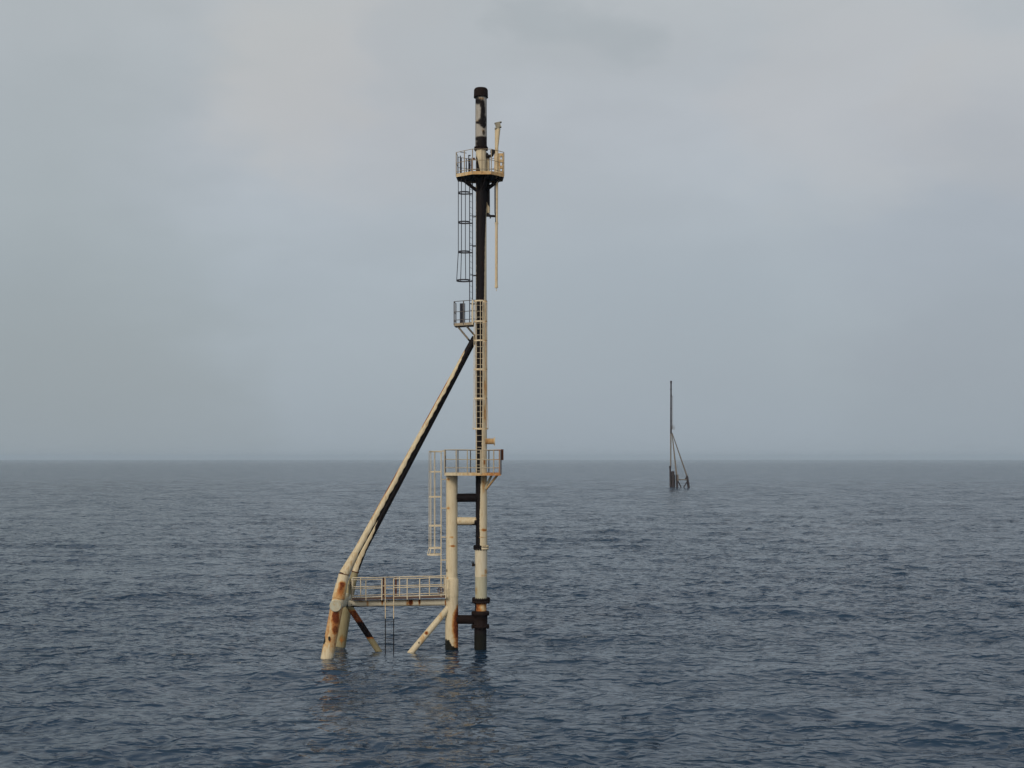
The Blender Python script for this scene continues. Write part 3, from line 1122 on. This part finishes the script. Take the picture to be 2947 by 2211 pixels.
# --- pilot pipe beside the stack with its elbows
m = MB()
pts = [at(1404, 610, 60.15), at(1404, 470, 60.15), at(1404, 458, 60.15)]
m.tube(at(1404, 614, 60.15), at(1404, 455, 60.15), 6.2 / PXM, 5.4 / PXM, 24, .04, lambda t, u, v, P: (1.0 if 498 < pyof(P) < 588 + 8 * math.sin(u * 2) else .1, .1, 0))
pilot = part(m, 'pilot_pipe', CREAM, None, 'thin pipe beside the stack, black then cream')
m = MB()
e = [at(1396, 447, 59.95), at(1402, 449, 59.95), at(1409, 450, 59.95), at(1414, 449, 59.95), at(1417, 445, 59.95), at(1418, 438, 59.95), at(1418, 432, 59.95)]
m.sweep(e, .075, 16)
m.tube(at(1418, 441, 59.95), at(1418, 433, 59.95), .11, None, 16, 9)
e = [at(1404, 458, 60.15), at(1404, 450, 60.12), at(1401, 444, 60.1), at(1396, 441, 60.05)]
m.sweep(e, .07, 16)
part(m, 'elbow', SOOTY, pilot, 'black elbow joining the burner')
m = MB()
e = [at(1398, 621, 60), at(1405, 621, 60), at(1412, 622, 60), at(1425, 622.5, 60)]
m.sweep(e, .055, 14)
m.bar(at(1411, 622, 60), at(1411, 629, 60), .03)
m.tube(at(1398, 614, 60.05), at(1410, 619, 60.05), .04, None, 12, 9)
part(m, 'clamp_arm', SOOTY)

# --- long boom pipe at the right with its lamp head
m = MB()
m.tube(at(1429, 642, 59.95), at(1429.5, 372, 59.95), .062, .085, 20, .05, lambda t, u, v, P: ((.95 if u < -.35 and 505 < pyof(P) < 640 else 0), .12, 0))
m.tube(at(1428.5, 826, 59.95), at(1429, 640, 59.95), .062, None, 20, .05, lambda t, u, v, P: (0, .12, 0))
m.tube(at(1429, 645, 59.95), at(1429, 641, 59.95), .085, None, 20, 9)
m.tube(at(1428.5, 829, 59.95), at(1428.5, 822, 59.95), .075, None, 20, 9)
m.bar(at(1428.5, 838, 59.95), at(1428.5, 828, 59.95), .014)
m.tube(at(1430, 432, 59.93), at(1433.5, 371, 59.93), .055, .11, 20, 9)
boom = part(m, 'boom_pipe', paint('sandy_paint', (0.58, 0.50, 0.36, 1), .15, .4), None, 'long slender cream pipe right of the stack')
m = MB()
c = at(1433, 360.5, 59.93)
m.box(c, (.24, .2, .24), 0, R(-12))
m.box(c + Vector((.12, 0, .13)), (.1, .22, .03), 0, R(-12))
m.box(c + Vector((-.11, 0, .08)), (.1, .22, .03), 0, R(-12))
m.box(c + Vector((.10, 0, -.1)), (.12, .22, .03), 0, R(-12))
m.box(c + Vector((-.03, 0, -.15)), (.24, .22, .05), 0, R(-12))
part(m, 'head_box', paint('weathered_grey', (0.26, 0.25, 0.21, 1), .2, .5), boom, 'grey box head with small ears')
m = MB()
m.path([at(1423, 500, 59.9), at(1423.5, 612, 59.9), at(1426, 622, 59.9), at(1427, 642, 59.9)], .014)
part(m, 'cable', SOOTY, boom)

# ------------------------------------------------------------------ the far tower
YF = 390.0
far = empty('distant_flare_tower', (at(1931, 0, YF).x, YF, 0.0))
tag(far, 'slender dark flare tower with sloping struts, small and hazy on the far water', 'flare tower')
zf = lambda zx, zy, dY=0.0: at(1880 + zx / 4.4875, 1070 + zy / 4.4875, YF + dY)


def fpart(m, name, mat, parent=None, label=None):
    o = m.build(name, mat, parent or far, far)
    if label: o['label'] = label
    return o


def under(p):
    p = Vector(p)
    p.z = -2
    return p


m = MB()
m.tube(zf(229, 800), zf(230, 150), .27, .22, 16, 9)
m.tube(zf(230, 152), zf(230, 118), .27, .29, 16, 9)
for y in (230, 315, 480, 640):
    m.tube(zf(230, y), zf(230, y - 6), .32, None, 16, 9)
fpart(m, 'stack', FARM)
m = MB()
m.tube(zf(226, 1240), zf(227, 800), .19, .22, 14, 9)
fpart(m, 'lower_riser', FARL, None, 'paler lower part of the stack')
m = MB()
m.tube(under(zf(226, 1400)), zf(218, 1225), .3, .26, 16, 9)
m.tube(zf(218, 1240), zf(218, 1218), .36, None, 16, 9)
fpart(m, 'caisson', FARM)
m = MB()
for dx, dY, top_ in ((243, .6, 1290), (258, -.5, 1285), (268, .7, 1330)):
    m.tube(under(zf(dx, 1500, dY)), zf(dx, top_, dY), .36, None, 14, 9)
for zy in (1340, 1400, 1470):
    m.tube(zf(228, zy), zf(274, zy), .28, None, 12, 9)
fpart(m, 'boat_landing', FARM)
m = MB()
m.tube(under(zf(313, 1520, -1)), zf(302, 1330, -1), .38, .3, 16, 9)
fpart(m, 'leg', FARM)
m = MB()
m.tube(zf(302, 1340, -1), zf(243, 800, 0), .26, .15, 14, 9)
m.tube(zf(320, 1410, -1.3), zf(318, 1330, -1.3), .2, None, 12, 9)
fpart(m, 'strut', FARL)
m = MB()
m.tube(under(zf(470, 1520, 1)), zf(436, 1345, 1), .42, .34, 16, 9)
m.tube(zf(415, 1400, 1), zf(438, 1350, 1), .28, None, 12, 9)
fpart(m, 'leg', FARM)
m = MB()
m.tube(zf(436, 1350, 1), zf(243, 790, 0), .22, .13, 14, 9)
fpart(m, 'strut', FARL)
m = MB()
m.tube(zf(268, 1395), zf(432, 1396), .15, None, 12, 9)
fpart(m, 'walkway_beam', FARL)
for a, b in (((322, 1415), (378, 1530)), ((434, 1425), (374, 1530))):
    m = MB()
    m.tube(zf(*a), zf(*b), .17, None, 12, 9)
    fpart(m, 'brace', FARM)
m = MB()
z0 = zf(258, 742)
m.box(z0, (.9, .8, .1))
for dx in (-.4, 0, .4):
    m.bar(z0 + Vector((dx, -.35, 0)), z0 + Vector((dx, -.35, 1.0)), .035, 6)
for h in (.5, 1.0):
    m.bar(z0 + Vector((-.4, -.35, h)), z0 + Vector((.4, -.35, h)), .035, 6)
m.bar(z0 + Vector((-.2, -.3, 0)), z0 + Vector((-.2, -.3, 1.4)), .04, 6)
fpart(m, 'platform', FARL)
m = MB()
for dx in (16, 22):
    m.bar(zf(230 + dx, 740), zf(230 + dx, 320), .03, 6)
m.bar(zf(226, 318), zf(255, 318), .06, 6)
fpart(m, 'ladder', FARL)

# ------------------------------------------------------------------ haze over the sea
hm = bpy.data.materials.new('haze_air')
hm.use_nodes = True
t = hm.node_tree
t.nodes.clear()
pv = t.nodes.new('ShaderNodeVolumePrincipled')
pv.inputs['Color'].default_value = (0.60, 0.74, 0.89, 1)
pv.inputs['Density'].default_value = 0.00012
pv.inputs['Anisotropy'].default_value = 0.0
ho = t.nodes.new('ShaderNodeOutputMaterial')
t.links.new(pv.outputs[0], ho.inputs['Volume'])
m = MB()
m.box((0, 0, 17.5), (27000, 27000, 45))
hz = m.build('haze', hm)
tag(hz, kind='stuff')
